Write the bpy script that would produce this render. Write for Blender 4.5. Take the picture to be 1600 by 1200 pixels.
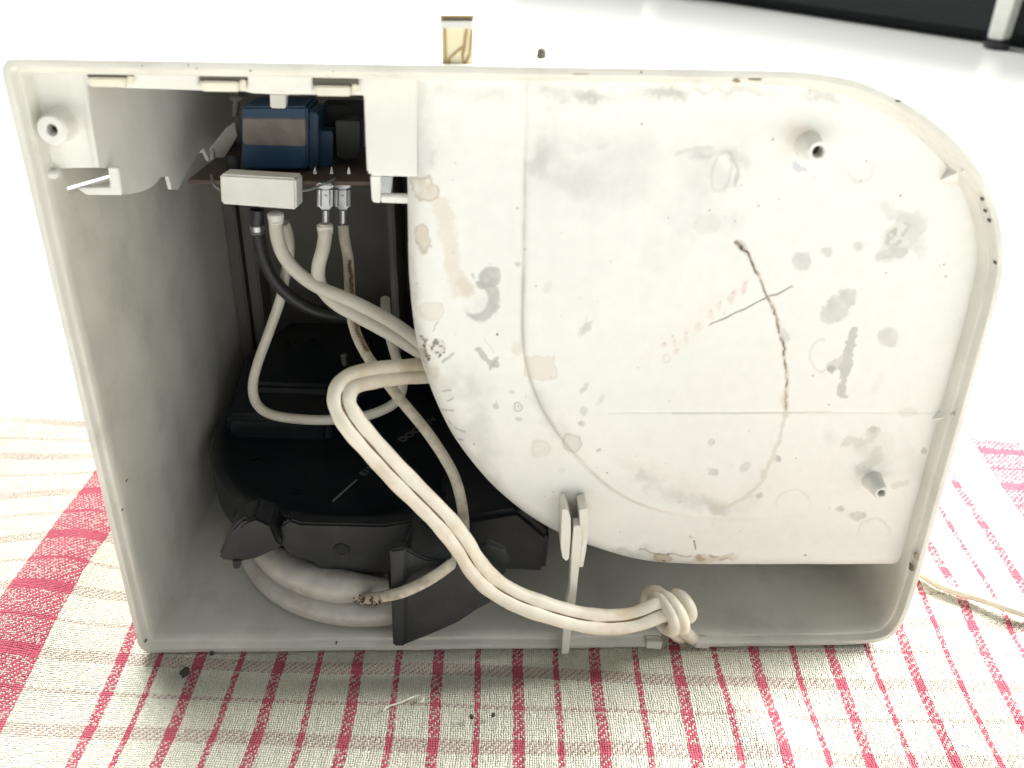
import bpy, bmesh, math, random
import numpy as np
from mathutils import Vector, Matrix
from math import radians, pi, sin, cos

random.seed(7); rng = np.random.default_rng(11)
scene = bpy.context.scene
for o in list(bpy.data.objects): bpy.data.objects.remove(o, do_unlink=True)
COL = scene.collection

# ------------------------------------------------------------------ camera
W, H = 0.28, 0.2027                 # rim of the housing, metres
LEAN = radians(4.5)                 # the housing tapers, so its open rim leans back a little
FPX = 1341.0
PITCH, YAW, ROLL = radians(26.722), radians(2.313), radians(1.046)   # relative to the rim
CAM = np.array([0.12336, -0.23931, 0.22998])
def basis():
    f = np.array([sin(YAW)*cos(PITCH), cos(YAW)*cos(PITCH), -sin(PITCH)])
    rt = np.array([cos(YAW), -sin(YAW), 0.]); up = np.cross(rt, f)
    return rt*cos(ROLL)+up*sin(ROLL), up*cos(ROLL)-rt*sin(ROLL), f
RT, UP, FW = basis()
RX = np.array([[1, 0, 0], [0, cos(LEAN), sin(LEAN)], [0, -sin(LEAN), cos(LEAN)]])
cam_d = bpy.data.cameras.new('camera'); cam = bpy.data.objects.new('camera', cam_d); COL.objects.link(cam)
m = np.eye(4); m[:3, 0] = RX@RT; m[:3, 1] = RX@UP; m[:3, 2] = -(RX@FW); m[:3, 3] = RX@CAM
cam.matrix_world = Matrix(m.tolist())
cam_d.sensor_width = 36; cam_d.lens = FPX/1600*36; cam_d.clip_start = 0.01; cam_d.clip_end = 60
cam_d.dof.use_dof = True; cam_d.dof.focus_distance = 0.33; cam_d.dof.aperture_fstop = 14
scene.camera = cam

# ------------------------------------------------------------------ light
world = bpy.data.worlds.new('World'); scene.world = world; world.use_nodes = True
bg = world.node_tree.nodes['Background']; bg.inputs[0].default_value = (0.985, 1.0, 0.97, 1); bg.inputs[1].default_value = 0.27
def area(name, loc, target, sx, sy, power, col, spread=180):
    l = bpy.data.lights.new(name, 'AREA'); l.shape = 'RECTANGLE'; l.size = sx; l.size_y = sy; l.energy = power; l.color = col; l.spread = radians(spread)
    o = bpy.data.objects.new(name, l); COL.objects.link(o); o.location = loc
    o.rotation_euler = (Vector(target)-Vector(loc)).to_track_quat('-Z', 'Y').to_euler(); return o
area('window_left', (-0.9, 2.2, 1.9), (-0.3, 0.3, 0), 2.2, 1.4, 78, (1, 0.995, 0.97), 80)
area('window_right', (2.3, 0.75, 1.6), (0.1, -0.15, 0), 1.4, 1.2, 66, (1, 0.995, 0.97), 66)
area('front_fill', (1.0, -1.15, 0.55), (0.15, 0, 0.1), 1.3, 0.9, 4.4, (0.985, 1, 0.98))  # added fill lamp from the front, no such source in view
scene.view_settings.view_transform = 'Standard'; scene.view_settings.look = 'None'
scene.view_settings.exposure = 0; scene.view_settings.gamma = 1
scene.cycles.max_bounces = 7; scene.cycles.diffuse_bounces = 4; scene.cycles.glossy_bounces = 3; scene.cycles.caustics_reflective = False; scene.cycles.caustics_refractive = False
scene.render.resolution_x = 1024; scene.render.resolution_y = 768

# ------------------------------------------------------------------ helpers: photo ray -> point in the appliance's own frame
def ray(px, py): return FW+RT*(px-800)/FPX-UP*(py-600)/FPX
def P(px, py, y): d = ray(px, py); return Vector(CAM+d*((y-CAM[1])/d[1]))
def PXc(px, py, x): d = ray(px, py); return Vector(CAM+d*((x-CAM[0])/d[0]))
def PL(px, py, z0, s): d = ray(px, py); t = (z0+s*CAM[1]-CAM[2])/(d[2]-s*d[1]); return Vector(CAM+d*t)
def proj(v):
    d = v-CAM; z = d@FW
    return 800+FPX*(d@RT)/z, 600-FPX*(d@UP)/z

def vnoise(x, y, scale, seed=0):
    r = np.random.default_rng(seed); g = r.random((257, 257))
    X = (x/scale) % 256; Y = (y/scale) % 256
    i = np.floor(X).astype(int) % 256; j = np.floor(Y).astype(int) % 256; fx = X-np.floor(X); fy = Y-np.floor(Y)
    fx = fx*fx*(3-2*fx); fy = fy*fy*(3-2*fy)
    return (g[i, j]*(1-fx)*(1-fy)+g[i+1, j]*fx*(1-fy)+g[i, j+1]*(1-fx)*fy+g[i+1, j+1]*fx*fy)
def fbm(x, y, scale, seed=0, oc=4):
    s = 0; a = .5
    for k in range(oc): s = s+a*vnoise(x, y, scale/2**k, seed+k); a *= .5
    return s/(1-.5**oc)

def link(name, me, mat=None, parent=None, smooth=True, angle=35):
    o = bpy.data.objects.new(name, me); COL.objects.link(o)
    if mat: me.materials.append(mat)
    if smooth:
        me.shade_smooth(); me.set_sharp_from_angle(angle=radians(angle))
    if parent: o.parent = parent
    return o
def frombm(name, bm, mat, parent=None, **k):
    bmesh.ops.recalc_face_normals(bm, faces=bm.faces)
    me = bpy.data.meshes.new(name); bm.to_mesh(me); bm.free(); return link(name, me, mat, parent, **k)
def tag(o, label, cat, group=None, kind=None):
    if label: o['label'] = label
    if cat: o['category'] = cat
    if group: o['group'] = group
    if kind: o['kind'] = kind
    return o
def bevel(bm, off, seg=2, ang=30):
    if off <= 0: return
    es = [e for e in bm.edges if len(e.link_faces) == 2 and e.calc_face_angle(0) > radians(ang)]
    bmesh.ops.bevel(bm, geom=es, offset=off, segments=seg, affect='EDGES', clamp_overlap=True)
def prism(pts, vec, bm=None, bev=0.0004, seg=2):
    """closed polygon (3-D points) pushed along vec"""
    bm2 = bmesh.new(); vec = Vector(vec)
    a = [bm2.verts.new(p) for p in pts]; b = [bm2.verts.new(Vector(p)+vec) for p in pts]
    bm2.faces.new(a); bm2.faces.new(b[::-1]); n = len(pts)
    for i in range(n): bm2.faces.new((a[i], b[i], b[(i+1) % n], a[(i+1) % n]))
    bmesh.ops.recalc_face_normals(bm2, faces=bm2.faces)
    bevel(bm2, bev, seg)
    if bm is None: return bm2
    me = bpy.data.meshes.new('t'); bm2.to_mesh(me); bm2.free(); bm.from_mesh(me); bpy.data.meshes.remove(me); return bm
def pxprism(px, y, depth, bm=None, bev=0.0004): return prism([P(a, b, y) for a, b in px], (0, depth, 0), bm, bev)
def box(c0, c1, bm=None, bev=0.0005, seg=2):
    x0, y0, z0 = c0; x1, y1, z1 = c1
    return prism([(x0, y0, z0), (x1, y0, z0), (x1, y0, z1), (x0, y0, z1)], (0, y1-y0, 0), bm, bev, seg)
def merge(bm, bm2):
    me = bpy.data.meshes.new('t'); bm2.to_mesh(me); bm2.free(); bm.from_mesh(me); bpy.data.meshes.remove(me); return bm
def spline(pts, n=10):
    pts = [Vector(p) for p in pts]; out = []
    P0 = [2*pts[0]-pts[1]]+pts+[2*pts[-1]-pts[-2]]
    for i in range(1, len(P0)-2):
        a, b, c, d = P0[i-1:i+3]
        for k in range(n):
            t = k/n; t2 = t*t; t3 = t2*t
            out.append(.5*((2*b)+(c-a)*t+(2*a-5*b+4*c-d)*t2+(3*b-a-3*c+d)*t3))
    out.append(pts[-1]); return out
def tube(path, r, seg=12, bm=None, close=False, sx=1.0):
    """r: number or function of t"""
    bm = bm or bmesh.new(); n = len(path); rings = []; nrm = None
    for i, p in enumerate(path):
        t = (path[(i+1) % n]-path[i-1]) if close else (path[min(i+1, n-1)]-path[max(i-1, 0)])
        t = t.normalized()
        if nrm is None: nrm = t.orthogonal().normalized()
        nrm = (nrm-t*nrm.dot(t)).normalized(); bn = t.cross(nrm)
        rr = r(i/(n-1)) if callable(r) else r
        rings.append([bm.verts.new(p+(nrm*cos(2*pi*k/seg)+bn*sin(2*pi*k/seg))*rr) for k in range(seg)])
    m_ = n if close else n-1
    for i in range(m_):
        a, b = rings[i], rings[(i+1) % n]
        for k in range(seg): bm.faces.new((a[k], a[(k+1) % seg], b[(k+1) % seg], b[k]))
    if not close: bm.faces.new(rings[0][::-1]); bm.faces.new(rings[-1])
    return bm
def lathe(profile, base, axis, seg=32, bm=None):
    """profile: (radius, distance along axis)"""
    bm = bm or bmesh.new(); ax = Vector(axis).normalized(); u = ax.orthogonal().normalized(); w = ax.cross(u); base = Vector(base)
    rings = []
    for r, d in profile:
        rings.append([bm.verts.new(base+ax*d+(u*cos(2*pi*k/seg)+w*sin(2*pi*k/seg))*max(r, 1e-5)) for k in range(seg)])
    for a, b in zip(rings, rings[1:]):
        for k in range(seg): bm.faces.new((a[k], a[(k+1) % seg], b[(k+1) % seg], b[k]))
    bm.faces.new(rings[0][::-1]); bm.faces.new(rings[-1]); return bm

# ------------------------------------------------------------------ materials
def mat(name, col, rough=.5, metal=0, var=.06, vscale=60, bump=0.0, bscale=400, spec=.5, speck=0, speck_col=(.12, .09, .06), sss=0, tint=None, tscale=25, tamt=.0, trans=0):
    m_ = bpy.data.materials.new(name); m_.use_nodes = True; nt = m_.node_tree; N = nt.nodes; L = nt.links; b = N['Principled BSDF']
    b.inputs['Roughness'].default_value = rough; b.inputs['Metallic'].default_value = metal; b.inputs['Specular IOR Level'].default_value = spec
    tc = N.new('ShaderNodeTexCoord')
    n1 = N.new('ShaderNodeTexNoise'); n1.inputs['Scale'].default_value = vscale; n1.inputs['Detail'].default_value = 5; L.new(tc.outputs['Object'], n1.inputs['Vector'])
    mr = N.new('ShaderNodeMapRange'); mr.inputs[1].default_value = .3; mr.inputs[2].default_value = .7; mr.inputs[3].default_value = 1-var; mr.inputs[4].default_value = 1+var*.6
    L.new(n1.outputs['Fac'], mr.inputs[0])
    mx = N.new('ShaderNodeMix'); mx.data_type = 'RGBA'; mx.blend_type = 'MULTIPLY'; mx.inputs[0].default_value = 1
    mx.inputs[6].default_value = (*col, 1); L.new(mr.outputs[0], mx.inputs[7]); out = mx.outputs[2]
    if tint:
        n3 = N.new('ShaderNodeTexNoise'); n3.inputs['Scale'].default_value = tscale; n3.inputs['Detail'].default_value = 6; n3.inputs['Roughness'].default_value = .65
        L.new(tc.outputs['Object'], n3.inputs['Vector'])
        r3 = N.new('ShaderNodeMapRange'); r3.inputs[1].default_value = .5; r3.inputs[2].default_value = .72; r3.inputs[4].default_value = tamt; L.new(n3.outputs['Fac'], r3.inputs[0])
        m3 = N.new('ShaderNodeMix'); m3.data_type = 'RGBA'; m3.inputs[7].default_value = (*tint, 1); L.new(r3.outputs[0], m3.inputs[0]); L.new(out, m3.inputs[6]); out = m3.outputs[2]
    if speck:
        vo = N.new('ShaderNodeTexVoronoi'); vo.inputs['Scale'].default_value = speck; L.new(tc.outputs['Object'], vo.inputs['Vector'])
        wn = N.new('ShaderNodeSeparateColor'); L.new(vo.outputs['Color'], wn.inputs[0])
        th = N.new('ShaderNodeMath'); th.operation = 'MULTIPLY_ADD'; th.inputs[1].default_value = .5; th.inputs[2].default_value = -.43; L.new(wn.outputs[0], th.inputs[0])
        lt = N.new('ShaderNodeMath'); lt.operation = 'LESS_THAN'; L.new(vo.outputs['Distance'], lt.inputs[0]); L.new(th.outputs[0], lt.inputs[1])
        ml = N.new('ShaderNodeMath'); ml.operation = 'MULTIPLY'; ml.inputs[1].default_value = .75; L.new(lt.outputs[0], ml.inputs[0])
        m4 = N.new('ShaderNodeMix'); m4.data_type = 'RGBA'; m4.inputs[7].default_value = (*speck_col, 1); L.new(ml.outputs[0], m4.inputs[0]); L.new(out, m4.inputs[6]); out = m4.outputs[2]
    L.new(out, b.inputs['Base Color'])
    rr = N.new('ShaderNodeMapRange'); rr.inputs[3].default_value = max(.05, rough-.1); rr.inputs[4].default_value = min(1, rough+.12); L.new(n1.outputs['Fac'], rr.inputs[0]); L.new(rr.outputs[0], b.inputs['Roughness'])
    if sss: b.inputs['Subsurface Weight'].default_value = sss; b.inputs['Subsurface Radius'].default_value = (.004, .003, .002); b.inputs['Subsurface Scale'].default_value = .5
    if trans: b.inputs['Transmission Weight'].default_value = trans
    if bump:
        n2 = N.new('ShaderNodeTexNoise'); n2.inputs['Scale'].default_value = bscale; n2.inputs['Detail'].default_value = 4; L.new(tc.outputs['Object'], n2.inputs['Vector'])
        bp = N.new('ShaderNodeBump'); bp.inputs['Strength'].default_value = bump; bp.inputs['Distance'].default_value = .0006; L.new(n2.outputs['Fac'], bp.inputs['Height']); L.new(bp.outputs[0], b.inputs['Normal'])
    return m_
M = {}
M['shell'] = mat('white_housing_plastic', (.69, .68, .62), .42, var=.1, vscale=45, bump=.08, bscale=500, speck=210, tint=(.43, .42, .37), tscale=38, tamt=.5)
M['panel'] = mat('white_panel_plastic', (.74, .735, .70), .4, var=.05, vscale=50, bump=.05, bscale=400, tint=(.55, .52, .45), tscale=45, tamt=.3)
M['cream'] = mat('cream_plastic', (.74, .71, .60), .45, var=.06, tint=(.5, .42, .28), tscale=120, tamt=.3)
M['cream2'] = mat('ivory_clip_plastic', (.74, .73, .66), .42, var=.05, tint=(.5, .42, .3), tscale=70, tamt=.3)
M['grime_shade'] = mat('grime_and_slot_shade', (.10, .095, .075), .8)  # rim dirt, and the dark shade painted into slots and holes
M['dark'] = mat('dark_back_panel', (.15, .14, .125), .6, var=.2, vscale=30)
M['black'] = mat('black_phenolic', (.006, .010, .014), .30, var=.3, vscale=80, bump=.12, bscale=900, tint=(.035, .03, .024), tscale=35, tamt=.5)
M['blackmat'] = mat('black_matt_plastic', (.012, .016, .019), .45, var=.3, vscale=90, bump=.15, bscale=800, tint=(.06, .055, .045), tscale=60, tamt=.35)
M['letter'] = mat('moulded_lettering', (.16, .17, .16), .5)
M['alu'] = mat('cast_aluminium', (.60, .58, .54), .5, metal=.35, var=.15, vscale=120, bump=.25, bscale=300, tint=(.35, .27, .2), tscale=90, tamt=.5)
M['steel'] = mat('plated_steel', (.40, .41, .42), .33, metal=1, var=.15, vscale=200, bump=.1)
M['wire'] = mat('white_wire_insulation', (.62, .60, .53), .42, var=.1, vscale=90, tint=(.45, .36, .25), tscale=60, tamt=.45, bump=.06)
M['sleeve'] = mat('woven_wire_sleeve', (.56, .52, .43), .75, var=.2, vscale=300, bump=.5, bscale=1500, tint=(.22, .14, .08), tscale=160, tamt=.6)
M['wireblack'] = mat('black_wire_insulation', (.016, .018, .02), .4)
M['cord'] = mat('ivory_cord_insulation', (.72, .67, .56), .42, var=.09, vscale=110, tint=(.52, .38, .22), tscale=48, tamt=.6, bump=.12, speck=260, speck_col=(.25, .16, .09))
M['seam'] = mat('brown_cord_seam', (.17, .105, .055), .7, var=.3, vscale=300)
M['blue'] = mat('blue_switch_plastic', (.010, .048, .115), .45, var=.15)
M['label'] = mat('brownish_switch_plate', (.20, .175, .15), .5, var=.2, vscale=150, tint=(.08, .07, .06), tscale=120, tamt=.6)
M['pcb'] = mat('brown_circuit_board', (.085, .06, .042), .55, var=.2, vscale=120)
M['comp'] = mat('dark_component', (.018, .019, .021), .5)
M['ceramic'] = mat('white_ceramic', (.72, .71, .68), .6, var=.05, vscale=150, bump=.15, bscale=700)
M['rust'] = mat('burnt_residue', (.14, .08, .045), .9, var=.4, vscale=600, bump=.6)
M['clear'] = mat('yellowed_clear_plastic', (.80, .74, .52), .3, var=.06)
M['tan2'] = mat('dried_brown_stain', (.38, .31, .20), .8, var=.3, vscale=300)
M['tan'] = mat('tan_plastic', (.42, .29, .13), .5)

# ------------------------------------------------------------------ floor
def floor_mat():
    m_ = bpy.data.materials.new('white_floor_tile'); m_.use_nodes = True; nt = m_.node_tree; N = nt.nodes; L = nt.links; b = N['Principled BSDF']
    tc = N.new('ShaderNodeTexCoord'); n = N.new('ShaderNodeTexNoise'); n.inputs['Scale'].default_value = 3; n.inputs['Detail'].default_value = 6; L.new(tc.outputs['Object'], n.inputs['Vector'])
    cr = N.new('ShaderNodeValToRGB'); cr.color_ramp.elements[0].color = (.70, .71, .68, 1); cr.color_ramp.elements[1].color = (.80, .80, .77, 1); L.new(n.outputs['Fac'], cr.inputs[0]); L.new(cr.outputs[0], b.inputs['Base Color'])
    b.inputs['Roughness'].default_value = .22
    n2 = N.new('ShaderNodeTexNoise'); n2.inputs['Scale'].default_value = 9; L.new(tc.outputs['Object'], n2.inputs['Vector'])
    bp = N.new('ShaderNodeBump'); bp.inputs['Strength'].default_value = .06; bp.inputs['Distance'].default_value = .004; L.new(n2.outputs['Fac'], bp.inputs['Height']); L.new(bp.outputs[0], b.inputs['Normal'])
    return m_
bm = bmesh.new(); FZ = -.006
bm.faces.new([bm.verts.new(p) for p in ((-8, -6, FZ), (8, -6, FZ), (8, 12, FZ), (-8, 12, FZ))])
tag(frombm('floor', bm, floor_mat()), None, None, kind='structure')

# ------------------------------------------------------------------ tea towel
def towel_mat():
    m_ = bpy.data.materials.new('red_check_tea_towel'); m_.use_nodes = True; nt = m_.node_tree; N = nt.nodes; L = nt.links; b = N['Principled BSDF']
    uv = N.new('ShaderNodeUVMap'); uv.uv_map = 'cloth'
    # slight wander of the threads
    nz = N.new('ShaderNodeTexNoise'); nz.inputs['Scale'].default_value = 350; nz.inputs['Detail'].default_value = 3; L.new(uv.outputs[0], nz.inputs['Vector'])
    sub = N.new('ShaderNodeVectorMath'); sub.operation = 'SUBTRACT'; sub.inputs[1].default_value = (.5, .5, .5); L.new(nz.outputs['Color'], sub.inputs[0])
    scl = N.new('ShaderNodeVectorMath'); scl.operation = 'SCALE'; scl.inputs[3].default_value = .0013; L.new(sub.outputs[0], scl.inputs[0])
    add = N.new('ShaderNodeVectorMath'); add.operation = 'ADD'; L.new(uv.outputs[0], add.inputs[0]); L.new(scl.outputs[0], add.inputs[1])
    sp = N.new('ShaderNodeSeparateXYZ'); L.new(add.outputs[0], sp.inputs[0]); U, V = sp.outputs[0], sp.outputs[1]
    def mt(op, a, b_=None, c=None):
        n = N.new('ShaderNodeMath'); n.operation = op
        for i, x in enumerate((a, b_, c)):
            if x is None: continue
            if isinstance(x, (int, float)): n.inputs[i].default_value = x
            else: L.new(x, n.inputs[i])
        return n.outputs[0]
    def stripe(c, centre, period, half):     # periodic stripe
        f = mt('FRACT', mt('ADD', mt('DIVIDE', mt('SUBTRACT', c, centre), period), 100.5))
        return mt('LESS_THAN', mt('ABSOLUTE', mt('SUBTRACT', f, .5)), half/period)
    def between(c, lo, hi): return mt('MULTIPLY', mt('GREATER_THAN', c, lo), mt('LESS_THAN', c, hi))
    per = .0291
    warp = mt('MAXIMUM', stripe(U, .1376, per, .0020), stripe(U, .1376+per/2, per, .0011))
    inner = between(U, -.0172, .345)
    band = mt('MAXIMUM', mt('MAXIMUM', between(U, -.0612, -.0366), between(U, .362, .388)), between(U, .47, .5))
    outer = mt('MULTIPLY', between(U, .395, .46), warp)
    red = mt('MAXIMUM', mt('MAXIMUM', mt('MULTIPLY', warp, inner), band), outer)
    wthick = stripe(V, -.0072, .030, .0026); wthin = stripe(V, -.0222, .030, .0008)
    weft = mt('MAXIMUM', wthick, wthin)
    # weave cells
    T = .00082
    cu = mt('FLOOR', mt('DIVIDE', U, T)); cv = mt('FLOOR', mt('DIVIDE', V, T))
    comb = N.new('ShaderNodeCombineXYZ'); L.new(cu, comb.inputs[0]); L.new(cv, comb.inputs[1])
    wn = N.new('ShaderNodeTexWhiteNoise'); wn.noise_dimensions = '2D'; L.new(comb.outputs[0], wn.inputs['Vector'])
    rnd = wn.outputs['Value']
    tw = mt('FLOORED_MODULO', mt('ADD', cu, mt('MULTIPLY', cv, 2)), 3)          # twill: every third crossing floats
    twm = mt('LESS_THAN', tw, .5)
    fu = mt('SUBTRACT', mt('FRACT', mt('DIVIDE', U, T)), .5); fv = mt('SUBTRACT', mt('FRACT', mt('DIVIDE', V, T)), .5)
    rad = mt('ADD', mt('MULTIPLY', fu, fu), mt('MULTIPLY', fv, fv))
    hump = mt('SUBTRACT', 1, mt('MULTIPLY', rad, 2.2))
    dotw = mt('MULTIPLY', twm, mt('LESS_THAN', rad, .16))
    # red amount
    solid = mt('MULTIPLY', red, weft)
    white_in_red = mt('MULTIPLY', mt('SUBTRACT', 1, weft), mt('MAXIMUM', mt('MULTIPLY', dotw, .80), mt('MULTIPLY', mt('GREATER_THAN', rnd, .80), .55)))
    redamt = mt('MULTIPLY', red, mt('SUBTRACT', 1, white_in_red))
    pale = mt('MULTIPLY', mt('MULTIPLY', weft, mt('SUBTRACT', 1, red)), mt('ADD', .22, mt('MULTIPLY', twm, mt('ADD', .3, mt('MULTIPLY', rnd, .9)))))
    def mixc(fac, a, b_):
        n = N.new('ShaderNodeMix'); n.data_type = 'RGBA'; L.new(fac, n.inputs[0])
        for i, x in ((6, a), (7, b_)):
            if isinstance(x, tuple): n.inputs[i].default_value = (*x, 1)
            else: L.new(x, n.inputs[i])
        return n.outputs[2]
    big = N.new('ShaderNodeTexNoise'); big.inputs['Scale'].default_value = 30; big.inputs['Detail'].default_value = 5; L.new(uv.outputs[0], big.inputs['Vector'])
    cream = mixc(big.outputs['Fac'], (.62, .60, .47), (.76, .75, .65))
    pit = mt('MULTIPLY', mt('LESS_THAN', rnd, .18), .22)  # shade of the weave pits put into the colour of random cells
    cream = mixc(pit, cream, (.38, .36, .27))
    c = mixc(mt('MINIMUM', pale, .8), cream, (.34, .19, .17))
    c = mixc(redamt, c, (.44, .035, .085))
    fade = N.new('ShaderNodeTexNoise'); fade.inputs['Scale'].default_value = 140; L.new(uv.outputs[0], fade.inputs['Vector'])
    c2 = mixc(mt('MULTIPLY', fade.outputs['Fac'], .22), c, (.62, .45, .42))
    c = mixc(red, c, c2)
    L.new(c, b.inputs['Base Color']); b.inputs['Roughness'].default_value = .95; b.inputs['Specular IOR Level'].default_value = .1
    b.inputs['Sheen Weight'].default_value = .15
    fz = N.new('ShaderNodeTexNoise'); fz.inputs['Scale'].default_value = 900; fz.inputs['Detail'].default_value = 3; L.new(uv.outputs[0], fz.inputs['Vector'])
    slub = N.new('ShaderNodeTexNoise'); slub.inputs['Scale'].default_value = 1; slub.inputs['Detail'].default_value = 4
    mp = N.new('ShaderNodeMapping'); mp.inputs['Scale'].default_value = (420, 110, 1); L.new(uv.outputs[0], mp.inputs[0]); L.new(mp.outputs[0], slub.inputs['Vector'])
    hgt = mt('ADD', mt('ADD', mt('MULTIPLY', hump, mt('ADD', .5, mt('MULTIPLY', rnd, .5))), mt('MULTIPLY', fz.outputs['Fac'], .9)), mt('MULTIPLY', slub.outputs['Fac'], 1.6))
    bp = N.new('ShaderNodeBump'); bp.inputs['Strength'].default_value = 1.0; bp.inputs['Distance'].default_value = .0008; L.new(hgt, bp.inputs['Height']); L.new(bp.outputs[0], b.inputs['Normal'])
    return m_
def towel():
    xs = np.arange(-.36, .5201, .0022); ys = np.arange(-.17, .1651, .0016)
    X, Y = np.meshgrid(xs, ys, indexing='ij'); x = X.ravel(); y = Y.ravel(); fr = np.clip(y/.165, 0, 1); y = y+fr*(-.11*(x-.12)+(vnoise(x, x*0, .03, 77)-.5)*.006)
    und = (fbm(x+3, y+3, .07, 3, 3)-.5)*.006
    # clear of the housing's footprint
    dx = np.maximum(np.maximum(-x, x-.28), 0); dy = np.maximum(np.maximum(-y-.002, y-.2), 0); d = np.sqrt(dx*dx+dy*dy)
    w = np.clip(d/.05, 0, 1); w = w*w*(3-2*w)
    z = -.0014+und*w*1.2+.0018*w*np.sin(x*42+y*11)*np.clip((-y)/.05, -.4, 1)
    # crossing crease to the right of the housing
    ax, ay, bx, by = .293, .040, .37, -.015
    t = ((x-ax)*(bx-ax)+(y-ay)*(by-ay))/((bx-ax)**2+(by-ay)**2); pd = ((x-ax)*(by-ay)-(y-ay)*(bx-ax))/math.hypot(bx-ax, by-ay)
    z += .0012*np.exp(-(pd/.006)**2)*np.clip((t+.1)*4, 0, 1)+.0008*np.exp(-(pd/.02)**2)*np.clip(t*3, 0, 1)
    # soft pleat front right and raised left flank
    z += .003*np.exp(-((x-.215+.5*(y+.03))/.012)**2)*np.clip((-y-.012)/.02, 0, 1)
    z += .004*np.exp(-((x+.055-.2*y)/.02)**2)*np.clip((y+.06)/.05, 0, 1)*w
    z = np.maximum(z, FZ+.0022)
    n, k = X.shape
    idx = np.arange(n*k).reshape(n, k)
    f = np.stack([idx[:-1, :-1], idx[1:, :-1], idx[1:, 1:], idx[:-1, 1:]], -1).reshape(-1, 4)
    me = bpy.data.meshes.new('tea_towel'); me.from_pydata(np.stack([x, y, z], 1).tolist(), [], f.tolist()); me.update()
    u = x-.085*(y+.008)*np.clip((x+.06)/.1, .3, 1)+.0012*np.sin(y*55+x*9)+(fbm(x, y+1, .04, 9, 2)-.5)*.002
    v = y+.058*(x-.08)+.0008*np.sin(x*38)+(fbm(x+2, y, .05, 19, 2)-.5)*.0015
    lay = me.uv_layers.new(name='cloth'); li = np.empty(len(me.loops), int); me.loops.foreach_get('vertex_index', li)
    lay.data.foreach_set('uv', np.stack([u[li], v[li]], 1).ravel().astype(np.float32))
    o = link('tea_towel', me, towel_mat(), angle=180)
    s = o.modifiers.new('thickness', 'SOLIDIFY'); s.thickness = .0016; s.offset = -1
    return tag(o, 'cream tea towel with red stripes spread on the floor under the appliance', 'tea towel')
towel()

# ------------------------------------------------------------------ the appliance
root = bpy.data.objects.new('coffee_maker', None); COL.objects.link(root); root.rotation_euler = (-LEAN, 0, 0)
root.empty_display_size = .05
tag(root, 'white coffee maker lying on its side, open underside showing wires and black heater', 'coffee maker')

# --- rim outline, counter-clockwise seen from the front, starting bottom left
def outline(n_arc=14):
    pts = []
    def arc(cx, cz, rx, rz, a0, a1, n):
        for i in range(n+1):
            a = radians(a0+(a1-a0)*i/n); c, s = cos(a), sin(a); e = .96
            pts.append((cx+rx*math.copysign(abs(c)**e, c), cz+rz*math.copysign(abs(s)**e, s)))
    def line(x0, z0, x1, z1, n):
        for i in range(1, n): pts.append((x0+(x1-x0)*i/n, z0+(z1-z0)*i/n))
    def curve(q, n=6):
        for p in spline([Vector((a, 0, b)) for a, b in q], n): pts.append((p.x, p.z))
    arc(.0040, .0045, .0045, .0045, 180, 270, 8)
    line(.0040, 0, .258, 0, 60)
    curve([(.258, 0), (.2665, .0003), (.2722, .0014), (.2763, .0040), (.2790, .0088), (.2801, .0165), (.2804, .026)], 4)
    line(.2804, .026, .2801, .128, 24)
    curve([(.2801, .128), (.2799, .1385), (.2786, .1490), (.2757, .1580), (.2718, .1660), (.2669, .1732), (.2600, .1805), (.2522, .1868), (.2430, .1926), (.2335, .1970), (.2232, .2004), (.2100, .2022), (.198, .2025)], 4)
    line(.198, .2025, .0040, .2030, 50)
    arc(.0035, .1988, .0042, .0042, 90, 180, 8)
    line(-.0007, .1988, -.0005, .0045, 40)
    return pts
OUT = outline()
_n = len(OUT); A = np.array(OUT)
_keep = np.linalg.norm(A-np.roll(A, 1, 0), axis=1) > 1e-6; A = A[_keep]; _n = len(A)
_t = np.roll(A, -1, 0)-np.roll(A, 1, 0); _t /= np.linalg.norm(_t, axis=1)[:, None]
NIN = np.stack([-_t[:, 1], _t[:, 0]], 1)
def draft(x, y, z):
    return x+y*(.012*(1-x/W)-.06*(x/W)), y, z+y*(.082*(1-z/H)-.05*(z/H))
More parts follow.
